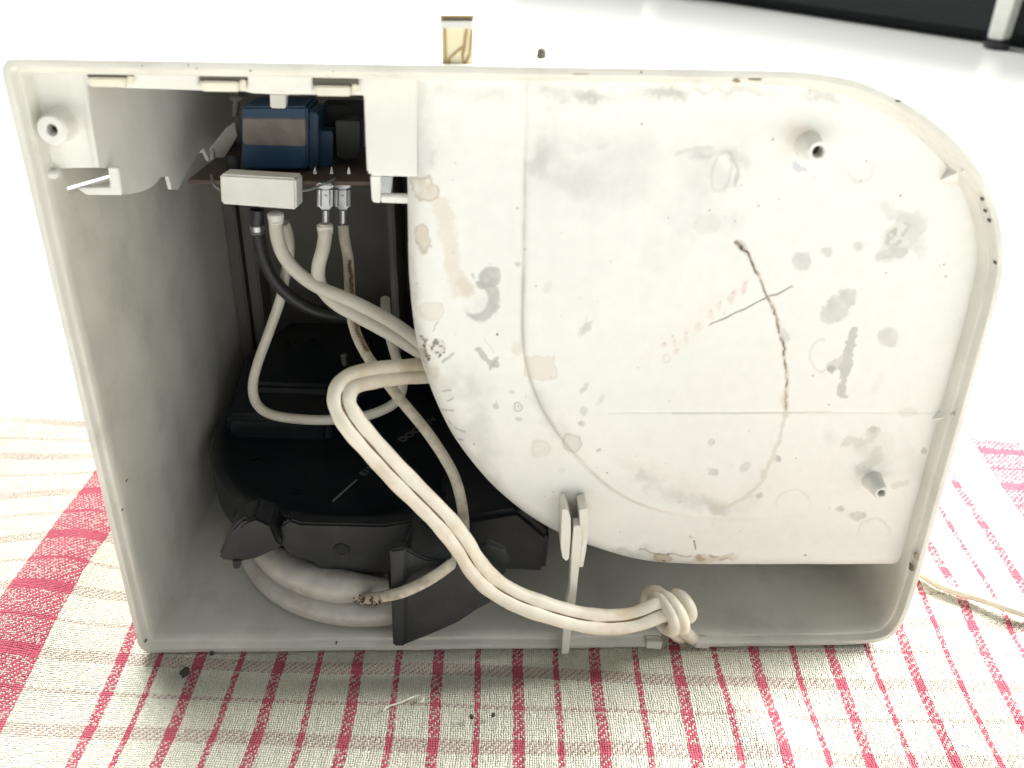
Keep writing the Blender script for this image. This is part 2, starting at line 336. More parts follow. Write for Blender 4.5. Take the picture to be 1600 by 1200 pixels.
def shell():
    prof = [(-.0004, .2), (-.0006, .0008), (-.0004, .0002), (.0001, 0), (.0015, 0), (.0019, .0005), (.0020, .0022), (.0023, .0026), (.0031, .0026), (.0035, .0032), (.0037, .006), (.0040, .176)]
    bm = bmesh.new(); rings = []
    wob = np.array([(vnoise(np.array([i*.5]), np.array([1.]), 3., 5)[0]-.5)*.0005 for i in range(_n)])
    for ins, y in prof:
        rings.append([bm.verts.new(draft(A[i, 0]+NIN[i, 0]*ins, y+(wob[i] if y < .003 else 0), A[i, 1]+NIN[i, 1]*ins)) for i in range(_n)])
    for a, b in zip(rings, rings[1:]):
        for i in range(_n): bm.faces.new((a[i], a[(i+1) % _n], b[(i+1) % _n], b[i]))
    bm.faces.new(rings[0]); bm.faces.new(rings[-1][::-1])
    bmesh.ops.recalc_face_normals(bm, faces=bm.faces)
    o = frombm('housing', bm, M['shell'], root, angle=40)
    cut = bmesh.new()
    # cord notch in the lower rim, slot through the left wall
    merge(cut, prism([(.1905, -.01, -.01), (.2025, -.01, -.01), (.2025, -.01, .0035), (.2000, -.01, .0068), (.1940, -.01, .0068), (.1905, -.01, .0035)], (0, .028, 0), None, 0))
    prism([(-.01, .013, .1650), (-.01, .150, .1500), (-.01, .150, .1518), (-.01, .013, .1668)], (.03, 0, 0), cut, 0)
    bmesh.ops.recalc_face_normals(cut, faces=cut.faces)
    me = bpy.data.meshes.new('c'); cut.to_mesh(me); cut.free(); co = bpy.data.objects.new('c', me); COL.objects.link(co); co.parent = root
    md = o.modifiers.new('b', 'BOOLEAN'); md.object = co; md.operation = 'DIFFERENCE'; md.solver = 'EXACT'
    dg = bpy.context.evaluated_depsgraph_get(); nm = bpy.data.meshes.new_from_object(o.evaluated_get(dg)); o.modifiers.clear(); old = o.data; o.data = nm; nm.name = 'housing'
    bpy.data.meshes.remove(old); bpy.data.objects.remove(co, do_unlink=True)
    nm.shade_smooth(); nm.set_sharp_from_angle(angle=radians(40))
    return o
housing = shell()
# little flared lips each side of the cord notch
for x0, x1 in ((.1845, .1903), (.2027, .2080)):
    frombm('notch_lip', prism([(x0, -.0012, .0002), (x1, -.0012, -.0004), (x1, -.0012, .0030), (x0, -.0012, .0034)], (0, .0035, 0), None, .0003), M['shell'], housing)

# dried dirt on the rim
r8 = random.Random(8)
for i, (a, b, ra, rb_, mm) in enumerate(((1152, 127, 9, 4, 'tan'), (1180, 125, 15, 2.5, 'tan'), (1404, 158, 8, 2.5, 'grime_shade'), (1536, 312, 2.2, 3.2, 'grime_shade'), (1541, 330, 2.2, 3.5, 'grime_shade'), (1547, 346, 2.5, 4, 'grime_shade'), (1556, 411, 2, 3.4, 'grime_shade'), (222, 103, 1.6, 1.6, 'grime_shade'), (294, 102, 1.6, 1.6, 'grime_shade'), (307, 107, 1.4, 1.4, 'grime_shade'), (391, 111, 2, 2, 'grime_shade'), (520, 112, 1.6, 1.2, 'grime_shade'), (190, 798, 1.5, 1.5, 'grime_shade'), (197, 752, 1.2, 1.2, 'grime_shade'), (227, 1003, 1.8, 1.6, 'grime_shade'), (525, 1006, 2, 1.6, 'grime_shade'), (1425, 888, 4, 9, 'grime_shade'), (1432, 870, 3, 7, 'tan'), (1002, 113, 3, 2, 'grime_shade'), (905, 116, 20, 1.6, 'tan'))):
    pts_ = []
    for k_ in range(12):
        a_ = 2*pi*k_/12; f_ = r8.uniform(.6, 1.15); pts_.append(P(a+ra*.75*f_*cos(a_), b+rb_*.75*f_*sin(a_), -.0001))
    frombm('dirt_spot', prism(pts_, (0, .0012, 0), None, 0), M['tan2' if mm == 'tan' else 'grime_shade'], housing)
# dark back panel with ribs
bp_ = frombm('back_panel', box((.004, .168, .012), (.135, .1745, .192), None, .001), M['dark'], root)
for a, b in ((352, 372), (378, 396)):
    q0, q1 = P(a, 330, .155), P(b, 330, .155)
    frombm('rib', box((q0.x, .150, .03), (q1.x, .1685, .150), None, .0008), M['dark'], bp_)
frombm('rib', box((.0835, .120, .03), (.0865, .1685, .150), None, .0008), M['dark'], bp_)

# --- base plate: a moulded white cover with stains, fillet and a shallow step
YP = .0070; FIL = .0085
edge_px = [(640, 60), (639, 118), (635, 220), (635, 300), (636, 380), (638, 440), (643, 495), (651, 545), (664, 590), (682, 636), (704, 680), (733, 722), (766, 760), (806, 795), (848, 823), (893, 845), (940, 862), (990, 876), (1040, 882), (1100, 884), (1200, 884), (1300, 884), (1415, 884), (1450, 884)]
def base_plate():
    e = spline([P(a, b, YP+.0045) for a, b in edge_px], 6)
    E2 = np.array([(p.x, p.z) for p in e])
    step = .00032
    xs = np.arange(.0985, .2795, step); zs = np.arange(.026, .2005, step)
    X, Z = np.meshgrid(xs, zs, indexing='ij'); x = X.ravel().copy(); z = Z.ravel().copy()
    # signed distance to the free edge (left and below), positive inside
    best = np.full(x.shape, 1e9); sgn = np.ones(x.shape); nx = np.zeros(x.shape); nz = np.zeros(x.shape)
    for (ax, az), (bx, bz) in zip(E2, E2[1:]):
        L2 = (bx-ax)**2+(bz-az)**2+1e-18; t = np.clip(((x-ax)*(bx-ax)+(z-az)*(bz-az))/L2, 0, 1)
        qx = ax+t*(bx-ax); qz = az+t*(bz-az); d = np.hypot(x-qx, z-qz); cr = (bx-ax)*(z-az)-(bz-az)*(x-ax)
        u = d < best; best[u] = d[u]; sgn[u] = np.where(cr[u] > 0, 1, -1); nx[u] = qx[u]; nz[u] = qz[u]
    sd = best*sgn
    # the housing wall bounds the rest
    inside = np.ones(x.shape, bool)
    B = A+NIN*.0024; par = np.zeros(x.shape, bool)
    for (ax, az), (bx, bz) in zip(B, np.roll(B, -1, 0)):
        if az == bz: continue
        c_ = (az > z) != (bz > z); par ^= c_ & (x < ax+(z-az)*(bx-ax)/(bz-az))
    inside &= par
    n, k = X.shape
    ok = ((sd > -step*1.0) & inside).reshape(n, k)
    out = (sd < 0); x[out] = nx[out]; z[out] = nz[out]; sd = np.maximum(sd, 0)
    # height
    r = FIL; dd = np.clip(sd, 0, r); y = YP+r-np.sqrt(np.maximum(r*r-(r-dd)**2, 0))
    px, py = proj(np.stack([x, np.full(x.shape, YP), z], 1))[0:2]
    # step line
    sl = [(826, 120), (824, 200), (822, 320), (820, 430), (819, 520), (826, 575), (846, 630), (880, 685), (920, 730), (970, 770), (1030, 795), (1110, 808), (1200, 806), (1300, 800)]
    sp_ = [Vector((a, b, 0)) for a, b in sl]; S2 = np.array([(p.x, p.y) for p in spline(sp_, 5)])
    bd = np.full(x.shape, 1e9); sg = np.zeros(x.shape); tt = np.zeros(x.shape)
    for i, ((ax, az), (bx, bz)) in enumerate(zip(S2, S2[1:])):
        L2 = (bx-ax)**2+(bz-az)**2; t = np.clip(((px-ax)*(bx-ax)+(py-az)*(bz-az))/L2, 0, 1)
        d = np.hypot(px-ax-t*(bx-ax), py-az-t*(bz-az)); cr = (bx-ax)*(py-az)-(bz-az)*(px-ax)
        u = d < bd; bd[u] = d[u]; sg[u] = np.where(cr[u] < 0, 1, -1); tt[u] = (i+t[u])/len(S2)
    s = bd*sg; fade = np.clip((.98-tt)*3, 0, 1)*np.clip((tt-.03)*7, .25, 1)
    stp = 1/(1+np.exp(-np.clip(s/2.2, -40, 40)))
    y -= .0013*stp*fade*np.clip(1-np.maximum(s-50, 0)/130, 0, 1)
    y += .0006*np.exp(-((s+4)/2.5)**2)*fade
    # soft moulding dents
    def gauss(cx_, cy_, rx, ry, a=0):
        c_, s_ = cos(radians(a)), sin(radians(a)); u = ((px-cx_)*c_+(py-cy_)*s_)/rx; v = (-(px-cx_)*s_+(py-cy_)*c_)/ry; return np.exp(-(u*u+v*v))
    y += .0006*gauss(1060, 770, 130, 18, 18)-.0004*gauss(1120, 800, 120, 14, 8)
    y += .0005*gauss(1020, 745, 120, 26, 30)+(fbm(x, z, .03, 40, 3)-.5)*.0007
    y += .0004*gauss(850, 240, 14, 30, 0)+.0005*gauss(1130, 262, 30, 12, 60)-.0004*gauss(1110, 275, 30, 12, 60)
    for rcx, rcy, rr in ((1345, 255, 22), (1365, 833, 22), (1240, 790, 26), (1130, 268, 28)):
        rd = np.hypot(px-rcx, py-rcy); y -= .00009*np.exp(-((rd-rr)/2.0)**2)
    # parting line
    pl = np.exp(-((py-(643+.004*(px-1000)))/1.3)**2)*(px > 950)*(px < 1470); y += .00022*pl
    # --- colour: base plus stains of their own shape and some painted shade
    base = np.array([.755, .755, .725]); col = np.tile(base, (x.size, 1))
    mott = fbm(x, z, .05, 60, 5)-.5
    col *= (1+mott*.08)[:, None]
    w1 = (vnoise(px, py, 16, 80)-.5)*9+(vnoise(px, py, 5, 81)-.5)*5
    w2 = (vnoise(px, py, 16, 82)-.5)*9+(vnoise(px, py, 5, 83)-.5)*5
    gx, gy = px+w1, py+w2
    def paint(mask, c, a):
        nonlocal col
        mm = np.clip(mask, 0, 1)[:, None]*a; col = col*(1-mm)+np.array(c)*mm
    dens = .5+.75*fbm(px, py, 11, 111, 4)
    def ell(cx_, cy_, rx, ry, a=0, soft=.18, wob=1.0):
        if max(rx, ry) > 4: return ell0(cx_, cy_, rx, ry, a, max(soft, min(.45, 3.2/min(rx, ry))), wob*1.15+.15)*np.clip(dens, 0, 1)
        return ell0(cx_, cy_, rx, ry, a, soft, wob)
    def ell0(cx_, cy_, rx, ry, a=0, soft=.18, wob=1.0):
        c_, s_ = cos(radians(a)), sin(radians(a)); X_ = px+(gx-px)*wob; Y_ = py+(gy-py)*wob
        u = ((X_-cx_)*c_+(Y_-cy_)*s_)/rx; v = (-(X_-cx_)*s_+(Y_-cy_)*c_)/ry; d = np.sqrt(u*u+v*v); return np.clip((1-d)/soft+.5, 0, 1)
    def ring(cx_, cy_, rx, ry, wd, a=0, wob=.5):
        c_, s_ = cos(radians(a)), sin(radians(a)); X_ = px+(gx-px)*wob; Y_ = py+(gy-py)*wob
        u = ((X_-cx_)*c_+(Y_-cy_)*s_)/rx; v = (-(X_-cx_)*s_+(Y_-cy_)*c_)/ry; d = np.sqrt(u*u+v*v); return np.exp(-((d-1)/wd)**2)
    def stroke(pts, wd, wob=.2, soft=1.2):
        pts = [Vector((a, b, 0)) for a, b in pts]; q = [(p.x, p.y) for p in (spline(pts, 6) if len(pts) > 2 else pts)]
        X_ = px+(gx-px)*wob; Y_ = py+(gy-py)*wob; bdm = np.full(x.shape, 1e9)
        for (ax, az), (bx, bz) in zip(q, q[1:]):
            L2 = (bx-ax)**2+(bz-az)**2+1e-9; t = np.clip(((X_-ax)*(bx-ax)+(Y_-az)*(bz-az))/L2, 0, 1); bdm = np.minimum(bdm, np.hypot(X_-ax-t*(bx-ax), Y_-az-t*(bz-az)))
        return np.clip((wd-bdm)/soft+.5, 0, 1)
    G = (.40, .395, .37); LG = (.52, .52, .48); TAN = (.52, .43, .30); BR = (.22, .15, .085); DK = (.06, .05, .04)
    patch = fbm(px, py, 40, 90, 4)
    # broad grimy areas
    for c_ in ((738, 610, 42, 40, 20, .22), (720, 660, 30, 55, -25, .18), (690, 590, 25, 40, 0, .15), (850, 250, 30, 55, 0, .22), (700, 180, 18, 70, 0, .18), (1110, 255, 70, 40, -20, .15), (870, 140, 60, 12, 3, .25), (1360, 710, 60, 50, 0, .1), (1120, 830, 200, 14, 2, .1), (1060, 760, 90, 14, 24, .25), (1180, 770, 40, 20, -50, .18)):
        paint(ell(*c_[:5], soft=1.2)*np.clip((patch-.3)*3, 0, 1), LG, c_[5]*1.6)
    paint(np.exp(-((s+2.5)/2.2)**2)*fade*np.clip((patch-.15)*2.2, .25, 1), (.40, .38, .33), .6)  # darker line along the step groove
    # long soft smears; the first two paint the shade under the top lip
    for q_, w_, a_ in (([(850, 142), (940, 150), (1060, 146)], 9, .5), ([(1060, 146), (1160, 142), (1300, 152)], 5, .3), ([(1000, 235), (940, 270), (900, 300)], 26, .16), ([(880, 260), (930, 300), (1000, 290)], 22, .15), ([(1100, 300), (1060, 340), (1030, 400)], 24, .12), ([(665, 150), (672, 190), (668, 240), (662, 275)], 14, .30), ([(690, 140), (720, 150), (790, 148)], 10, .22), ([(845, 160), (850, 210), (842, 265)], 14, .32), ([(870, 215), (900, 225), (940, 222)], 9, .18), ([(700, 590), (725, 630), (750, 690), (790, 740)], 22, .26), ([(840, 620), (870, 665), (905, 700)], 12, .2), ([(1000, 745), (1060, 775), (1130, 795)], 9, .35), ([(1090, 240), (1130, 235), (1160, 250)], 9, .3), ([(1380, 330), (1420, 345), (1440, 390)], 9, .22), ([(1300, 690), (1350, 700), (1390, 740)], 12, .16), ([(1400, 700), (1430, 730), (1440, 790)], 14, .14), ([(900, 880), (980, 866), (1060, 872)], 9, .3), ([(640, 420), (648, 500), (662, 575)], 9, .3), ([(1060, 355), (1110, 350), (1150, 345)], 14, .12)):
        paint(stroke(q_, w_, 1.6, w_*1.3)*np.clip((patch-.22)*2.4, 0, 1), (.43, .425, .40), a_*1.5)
    # grey sooty marks
    paint(ell(766, 432, 17, 16, 0, .1, .25), G, .85); paint(ell(751, 444, 8, 6, 20, .2, .4), G, .8); paint(ell(739, 430, 2.5, 6, -30, .4, .3), G, .6)
    cres = ell(752, 470, 28, 33, 20, .1, .3)*(1-ell(738, 466, 24, 25, 0, .08, .2)); paint(cres, G, .85)
    paint(stroke([(749, 545), (760, 560), (776, 569)], 4.5, .6), G, .75); paint(stroke([(776, 560), (768, 573)], 3.5, .4), G, .7); paint(stroke([(757, 528), (771, 552)], 1, .3), LG, .5)
    paint(stroke([(693, 565), (709, 554)], 2.2, .4), G, .7); paint(stroke([(677, 517), (683, 504)], 1.3, .4), G, .6)
    paint(ell(1310, 480, 33, 19, -38, .1, .7), G, .62); paint(ell(1303, 478, 14, 7, -35, .5, .3), LG, .5)
    sm = stroke([(1338, 517), (1326, 548), (1320, 585), (1316, 606), (1313, 618)], 7.5, 1.3); paint(sm, G, .72)
    paint(stroke([(1322, 558), (1300, 572)], 9, .8), LG, .7); paint(ell(1300, 575, 7, 5, -10, .3, .4), (.3, .3, .28), .8); paint(ring(1285, 555, 20, 24, .08)*(px < 1290), LG, .5)
    paint(ell(1388, 528, 17, 15, 0, .15, .3), G, .5)
    hm = ell(1408, 372, 50, 25, -48, .2, .9); paint(hm, LG, .55); paint(ell(1402, 368, 24, 11, -45, .12, .7)*np.clip((vnoise(px, py, 6, 95)-.3)*3, 0, 1), (.34, .33, .3), .6); paint(ell(1392, 397, 28, 9, -15, .3, .7), G, .4)
    for c_ in ((1250, 408, 16, 14, 0, .4), (1290, 393, 9, 8, 0, .4), (1342, 386, 9, 7, 0, .35), (914, 511, 6, 13, 32, .45), (892, 690, 14, 15, 0, .3), (845, 700, 16, 14, 0, .25), (775, 632, 5, 5, 0, .5), (811, 655, 6, 4, -20, .4), (796, 612, 5, 3, 0, .5), (913, 604, 4, 11, 40, .4), (935, 625, 4, 10, 40, .3), (912, 640, 7, 7, 0, .4), (908, 658, 5, 5, 0, .6), (808, 414, 5, 4, 0, .6), (1105, 352, 22, 16, 0, .2), (1110, 688, 5, 5, 0, .5), (1113, 735, 7, 7, 0, .45), (1165, 730, 9, 7, 0, .35), (1214, 716, 5, 4, 0, .6), (1185, 774, 6, 4, 0, .5), (1313, 794, 6, 5, 0, .6), (1420, 643, 17, 9, 0, .3), (1442, 702, 4, 6, 0, .6), (1340, 806, 13, 7, 0, .5), (1371, 598, 7, 17, 30, .15), (1510, 535, 8, 20, 20, .2), (1522, 470, 8, 20, 10, .2), (1375, 700, 20, 28, 30, .15), (855, 447, 6, 9, 20, .25), (935, 700, 4, 3, 0, .5), (880, 735, 5, 3, -30, .3)):
        paint(ell(c_[0], c_[1], c_[2], c_[3], c_[4], .2, .5), LG if c_[5] < .35 else G, min(1, c_[5]*1.35))
    paint(stroke([(1320, 692), (1345, 689), (1368, 674)], 6, 1.0, 4), LG, .6); paint(ell(1364, 672, 5, 6, 30, .3, .4), G, .6)
    paint(stroke([(1345, 735), (1362, 720), (1374, 706)], 9, 1., 5), LG, .55); paint(stroke([(1395, 760), (1415, 754)], 5, .6, 3), LG, .5)
    paint(ell(1245, 258, 16, 8, 10, .4, .8)*np.clip((vnoise(px, py, 6, 96)-.25)*4, 0, 1), (.42, .46, .50), .8)
    paint(ring(892, 690, 14, 15, .1), BR, .3); paint(ring(808, 636, 6, 6, .25), G, .8); paint(ell(808, 636, 2, 2), G, .8); paint(ring(845, 702, 15, 13, .1), TAN, .3)
    paint(ring(1345, 255, 22, 30, .07)*np.clip((py-250)/18, 0, 1), LG, .4); paint(ring(1365, 833, 24, 22, .08)*np.clip((840-py)/18, 0, 1), LG, .45); paint(ring(1240, 788, 26, 22, .07)*np.clip((794-py)/18, 0, 1), LG, .38)
    paint(ring(1128, 268, 14, 32, .14, 15), LG, .6); paint(stroke([(1140, 240), (1152, 262), (1150, 290)], 3, .5), G, .5); paint(stroke([(1055, 240), (1085, 232), (1110, 230)], 3, .5, 3), LG, .5)
    # tan water stains on the rounded edge
    tanst = fbm(px, py, 14, 98, 4)
    paint(ell(662, 297, 24, 20, 20, .15, 1.0)*np.clip((tanst-.25)*4, .3, 1), TAN, .6); paint(ring(662, 297, 22, 18, .1, 20, 1.2), BR, .35); paint(ell(660, 372, 14, 23, -12, .15, .8), TAN, .55); paint(ring(660, 372, 13, 22, .09, -12, .9), BR, .35)
    paint(stroke([(690, 318), (702, 370), (708, 420), (722, 455)], 13, 1.2, 6), (.62, .54, .42), .45); paint(stroke([(722, 440), (730, 458)], 10, .8, 4), TAN, .25)
    paint(ell(675, 487, 18, 15, 0, .2, .8), TAN, .25); paint(ring(675, 487, 18, 15, .1, 0, .8), TAN, .3); paint(ell(676, 585, 12, 14, 20, .3, .8), TAN, .45); paint(ell(660, 562, 6, 18, -12, .3, 1), BR, .5)
    sqr = np.clip((1-np.maximum(np.abs(gx-844)/23, np.abs(gy-572)/17))/.1+.5, 0, 1); paint(sqr, (.62, .55, .43), .42); paint(ell(808, 545, 8, 12, 0, .2, .4), TAN, .3)
    paint(np.clip(np.exp(-((np.maximum(np.abs(gx-844)/23, np.abs(gy-572)/17)-1)/.05)**2), 0, 1), BR, .18)
    # burnt speckle
    sp1 = ell(685, 543, 13, 14, 10, .2, .8); paint(sp1, (.45, .42, .38), .5); paint(sp1*(vnoise(px, py, 3.2, 99) > .60), DK, .9); paint(stroke([(662, 533), (663, 545), (665, 562)], 3.5, 1.0), BR, .7); paint(stroke([(662, 533), (665, 562)], 5, 1.0)*(vnoise(px, py, 3, 100) > .6), DK, .9)
    for a_, b_, c2, d2 in ((686, 646, 706, 642), (712, 671, 727, 674), (700, 664, 706, 668), (690, 612, 705, 608), (715, 692, 722, 690), (698, 628, 706, 622)): paint(stroke([(a_, b_), (c2, d2)], 1.4, .4), (.3, .3, .28), .7)
    # crack and pen line
    cr = [(1150, 378), (1166, 396), (1182, 425), (1200, 462), (1214, 502), (1224, 545), (1229, 592), (1228, 640)]
    y = y+.00045*stroke(cr, 1.5, .5, 1.5)+.0002*stroke([(1109, 508), (1150, 488), (1238, 447)], .9, .25)
    paint(stroke(cr, 3.6, .5, 3), (.60, .53, .42), .55); paint(stroke(cr, 1.3, .5)*np.clip((vnoise(px, py, 7, 101)-.12)*2.2, 0, 1), BR, .95)
    paint(stroke(cr[:3], 2.0, .5), (.10, .07, .05), .8); paint(ell(1158, 384, 11, 8, 30, .25, .5), (.35, .27, .2), .6); paint(ell(1158, 388, 3, 3, 0, .3, .3), DK, .9); paint(ell(1167, 394, 2.4, 2.4, 0, .3, .3), DK, .9)
    paint(ell(1227, 632, 7, 20, 0, .4, .6), TAN, .35); paint(ell(1226, 525, 6, 10, 0, .4, .5), LG, .6); paint(stroke([(1224, 536), (1226, 556)], 1.2, .3), DK, .7)
    paint(stroke([(1226, 648), (1216, 690), (1200, 730), (1176, 765), (1150, 785), (1110, 795)], 3.2, .6, 3), (.56, .53, .45), .6)
    paint(stroke([(1109, 508), (1150, 488), (1196, 467)], 1.1, .25), (.13, .12, .11), .85); paint(stroke([(1196, 467), (1220, 456), (1238, 447)], 1.8, .4), (.3, .28, .25), .75)
    paint(stroke([(1050, 646), (1225, 645)], .8, .1), (.45, .44, .4), .55); paint(stroke([(1228, 644), (1300, 643)], 1.0, .2), TAN, .4)
    # worn pink ink stamp, unreadable
    pk = [(1163, 449, 5, 11, 18), (1144, 463, 6, 10, 18), (1125, 477, 4, 9, 5), (1109, 491, 6, 10, 5), (1092, 510, 5.5, 8, 0), (1071, 527, 3.5, 11, -12), (1057, 549, 5, 5, 0), (1050, 528, 4, 5, 0), (1036, 540, 6, 5.5, 10), (1054, 537, 4, 6, -30)]
    for i, q in enumerate(pk): paint(ell(*q, soft=.25, wob=.35), (.60, .40, .40) if i < 2 else (.66, .55, .52), .55 if i < 2 else .5); paint(ell(q[0]+1, q[1]-q[3]*.6, 1.2, 1.2, 0, .5, .2), (.25, .2, .2), .6)
    paint(ell(1100, 495, 95, 20, -38, .8, .3), (.78, .66, .62), .18); paint(ring(1042, 560, 6, 6, .2), LG, .5)
    # rust at the lower edge
    paint(ell(1036, 874, 13, 10, 0, .15, .8), (.45, .33, .18), .65); paint(ring(1036, 874, 12, 9, .12, 0, .8), BR, .5)
    rs = ell(1112, 876, 37, 9, -4, .2, 1.2); paint(rs, (.50, .39, .24), .6); paint(rs*(fbm(px, py, 7, 105, 2) > .56), (.26, .16, .08), .6)
    paint(stroke([(1000, 858), (1028, 866), (1080, 868)], 1.0, .7), BR, .6); paint(stroke([(1085, 845), (1088, 858)], 1.4, .4), DK, .8); paint(ell(1081, 836, 2.5, 3), G, .8)
    paint(ell(905, 790, 16, 12, 0, .6, .6), (.58, .47, .35), .5)
    # pinkish shade at the upper boss and gusset, painted into stain
    paint(ell(1250, 212, 26, 20, 30, .8, .8), (.66, .56, .48), .5); paint(ell(1495, 268, 26, 16, -40, .6, .6), (.66, .54, .47), .55)
    # tiny dirt specks
    rr_ = np.random.default_rng(5)
    for _ in range(85):
        a_, b_ = rr_.uniform(650, 1520), rr_.uniform(140, 870); rs_ = rr_.uniform(.7, 1.9)
        near = (np.abs(px-a_) < 5) & (np.abs(py-b_) < 5)
        if near.any():
            dd_ = np.hypot(px[near]-a_, py[near]-b_); mm = np.clip((rs_-dd_)/.8+.5, 0, 1)[:, None]*rr_.uniform(.3, .85); col[near] = col[near]*(1-mm)+np.array(DK if rr_.random() < .4 else G)*mm
    paint(ell(777, 522, 1.8, 1.8, 0, .4, .1), (.02, .02, .02), 1)
    # mesh
    idx = np.arange(n*k).reshape(n, k); cell = ok[:-1, :-1] & ok[1:, :-1] & ok[1:, 1:] & ok[:-1, 1:]
    f = np.stack([idx[:-1, :-1], idx[1:, :-1], idx[1:, 1:], idx[:-1, 1:]], -1)[cell]
    used = np.unique(f); remap = np.full(n*k, -1); remap[used] = np.arange(used.size); f = remap[f]
    co = np.stack([x, y, z], 1)[used].astype(np.float32); colu = np.concatenate([col[used], np.ones((used.size, 1))], 1).astype(np.float32)
    me = bpy.data.meshes.new('base_plate'); nf = len(f)
    me.vertices.add(len(co)); me.vertices.foreach_set('co', co.ravel()); me.loops.add(nf*4); me.loops.foreach_set('vertex_index', f.ravel().astype(np.int32))
    me.polygons.add(nf); me.polygons.foreach_set('loop_start', np.arange(0, nf*4, 4, dtype=np.int32)); me.update(calc_edges=True); me.validate()
    ca = me.color_attributes.new('stain_shade', 'FLOAT_COLOR', 'POINT'); ca.data.foreach_set('color', colu.ravel())
    m_ = bpy.data.materials.new('stained_white_plastic'); m_.use_nodes = True; nt = m_.node_tree; N = nt.nodes; L = nt.links; b = N['Principled BSDF']
    at = N.new('ShaderNodeVertexColor'); at.layer_name = 'stain_shade'; tc = N.new('ShaderNodeTexCoord')
    nn = N.new('ShaderNodeTexNoise'); nn.inputs['Scale'].default_value = 260; nn.inputs['Detail'].default_value = 5; L.new(tc.outputs['Object'], nn.inputs['Vector'])
    mr = N.new('ShaderNodeMapRange'); mr.inputs[3].default_value = .95; mr.inputs[4].default_value = 1.05; L.new(nn.outputs['Fac'], mr.inputs[0])
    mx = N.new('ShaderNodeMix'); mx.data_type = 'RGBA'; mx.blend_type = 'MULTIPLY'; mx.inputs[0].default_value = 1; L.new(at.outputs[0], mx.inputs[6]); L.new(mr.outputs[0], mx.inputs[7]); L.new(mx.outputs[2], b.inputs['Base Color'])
    b.inputs['Roughness'].default_value = .4
    bpn = N.new('ShaderNodeBump'); bpn.inputs['Strength'].default_value = .06; bpn.inputs['Distance'].default_value = .0005; L.new(nn.outputs['Fac'], bpn.inputs['Height']); L.new(bpn.outputs[0], b.inputs['Normal'])
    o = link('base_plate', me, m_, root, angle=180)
    # the side that runs back from the rounded edge
    bm = bmesh.new(); rg = []
    for p in e:
        rg.append([bm.verts.new((p.x, YP+FIL-.0002, p.z)), bm.verts.new((p.x, .03, p.z)), bm.verts.new(draft(p.x, .13, p.z))])
    for a, b2 in zip(rg, rg[1:]):
        for i in range(2): bm.faces.new((a[i], b2[i], b2[i+1], a[i+1]))
    frombm('side_wall', bm, M['panel'], o)
    return o
plate = base_plate()

def boss(px, py, y0, y1, r0, r1, rin, parent, mt_='panel'):
    b_ = P(px, py, y0); bm = bmesh.new(); L_ = y1-y0
    lathe([(rin, .006), (rin, .0003), (rin+.0003, 0), (r0-.0005, 0), (r0, .0006), (r1*.97, L_*.9), (r1*1.15, L_*1.02), (r1*1.15, L_+.002), (r1*.3, L_+.002)], b_, (0, 1, 0), 28, bm)
    o = frombm('screw_boss', bm, M[mt_], parent)
    h = bmesh.new(); lathe([(rin*.99, .0042), (rin*.5, .0044)], b_, (0, 1, 0), 20, h); frombm('screw_hole', h, M['grime_shade'], parent)
    return o
boss(1279, 237, -.001, .0070, .0032, .0036, .0016, plate)
boss(1378, 771, -.001, .0070, .0026, .0033, .0013, plate)
# two triangular ribs by the right wall
for a, b, c in (((1462, 284), (1512, 262), (1506, 288)), ((1452, 655), (1494, 648), (1496, 668))):
    frombm('gusset', prism([P(*a, .0075), P(*b, .0005), P(*c, .0075)], (0, .004, 0), None, .0004), M['panel'], plate)
frombm('bright_tab', prism([P(1478, 664, .003), P(1497, 662, .003), P(1495, 672, .003), P(1480, 671, .003)], (0, .004, 0), None, .0003), M['panel'], plate)
# small holes in the rounded lower edge
for a, b in ((1038, 874), (1183, 876)):
    h = bmesh.new(); lathe([(.0011, 0), (.0009, .004)], P(a, b, YP+.0012), (0, 1, 0), 16, h); frombm('edge_hole', h, M['grime_shade'], plate)

# --- switch panel: fascia strip, corner plate with boss, right block, receding screen
sp_bm = pxprism([(118, 95), (645, 104), (640, 125), (640, 150), (572, 152), (566, 149), (500, 148), (440, 148), (395, 146), (382, 143), (300, 141), (205, 138), (136, 134)], .0075, .004)
panel = frombm('switch_panel', sp_bm, M['panel'], root)
frombm('fascia_block', pxprism([(386, 112), (488, 116), (488, 142), (386, 139)], .0060, .006), M['panel'], panel)
frombm('fascia_block', pxprism([(206, 106), (311, 110), (311, 134), (206, 131)], .0066, .005), M['panel'], panel)
frombm('corner_plate', pxprism([(38, 100), (130, 100), (132, 112), (155, 262), (60, 264)], .0078, .003), M['panel'], panel)
cf = pxprism([(168, 262), (184, 262), (190, 305), (135, 305), (119, 293), (172, 292)], .0100, .002, None, .0003); frombm('loop_frame', cf, M['panel'], panel)
boss(80, 203, .0005, .0080, .0040, .0046, .0015, panel)
q = P(82, 272, .006); frombm('wall_nub', box((q.x-.0022, .004, q.z-.001), (q.x+.002, .008, q.z+.001), None, .0005), M['panel'], panel)
frombm('end_block', pxprism([(566, 100), (655, 102), (655, 277), (578, 275), (573, 270)], .0082, .02, None, .0008), M['panel'], panel)
for poly in ([(578, 274), (595, 274), (595, 318), (581, 316)], [(594, 305), (650, 306), (650, 319), (594, 317)]): frombm('loop_frame', pxprism(poly, .0130, .003, None, .0004), M['panel'], panel)
frombm('loop_back', pxprism([(594, 274), (614, 274), (610, 306), (594, 306)], .030, .003), M['steel'], panel)
XR = .0165
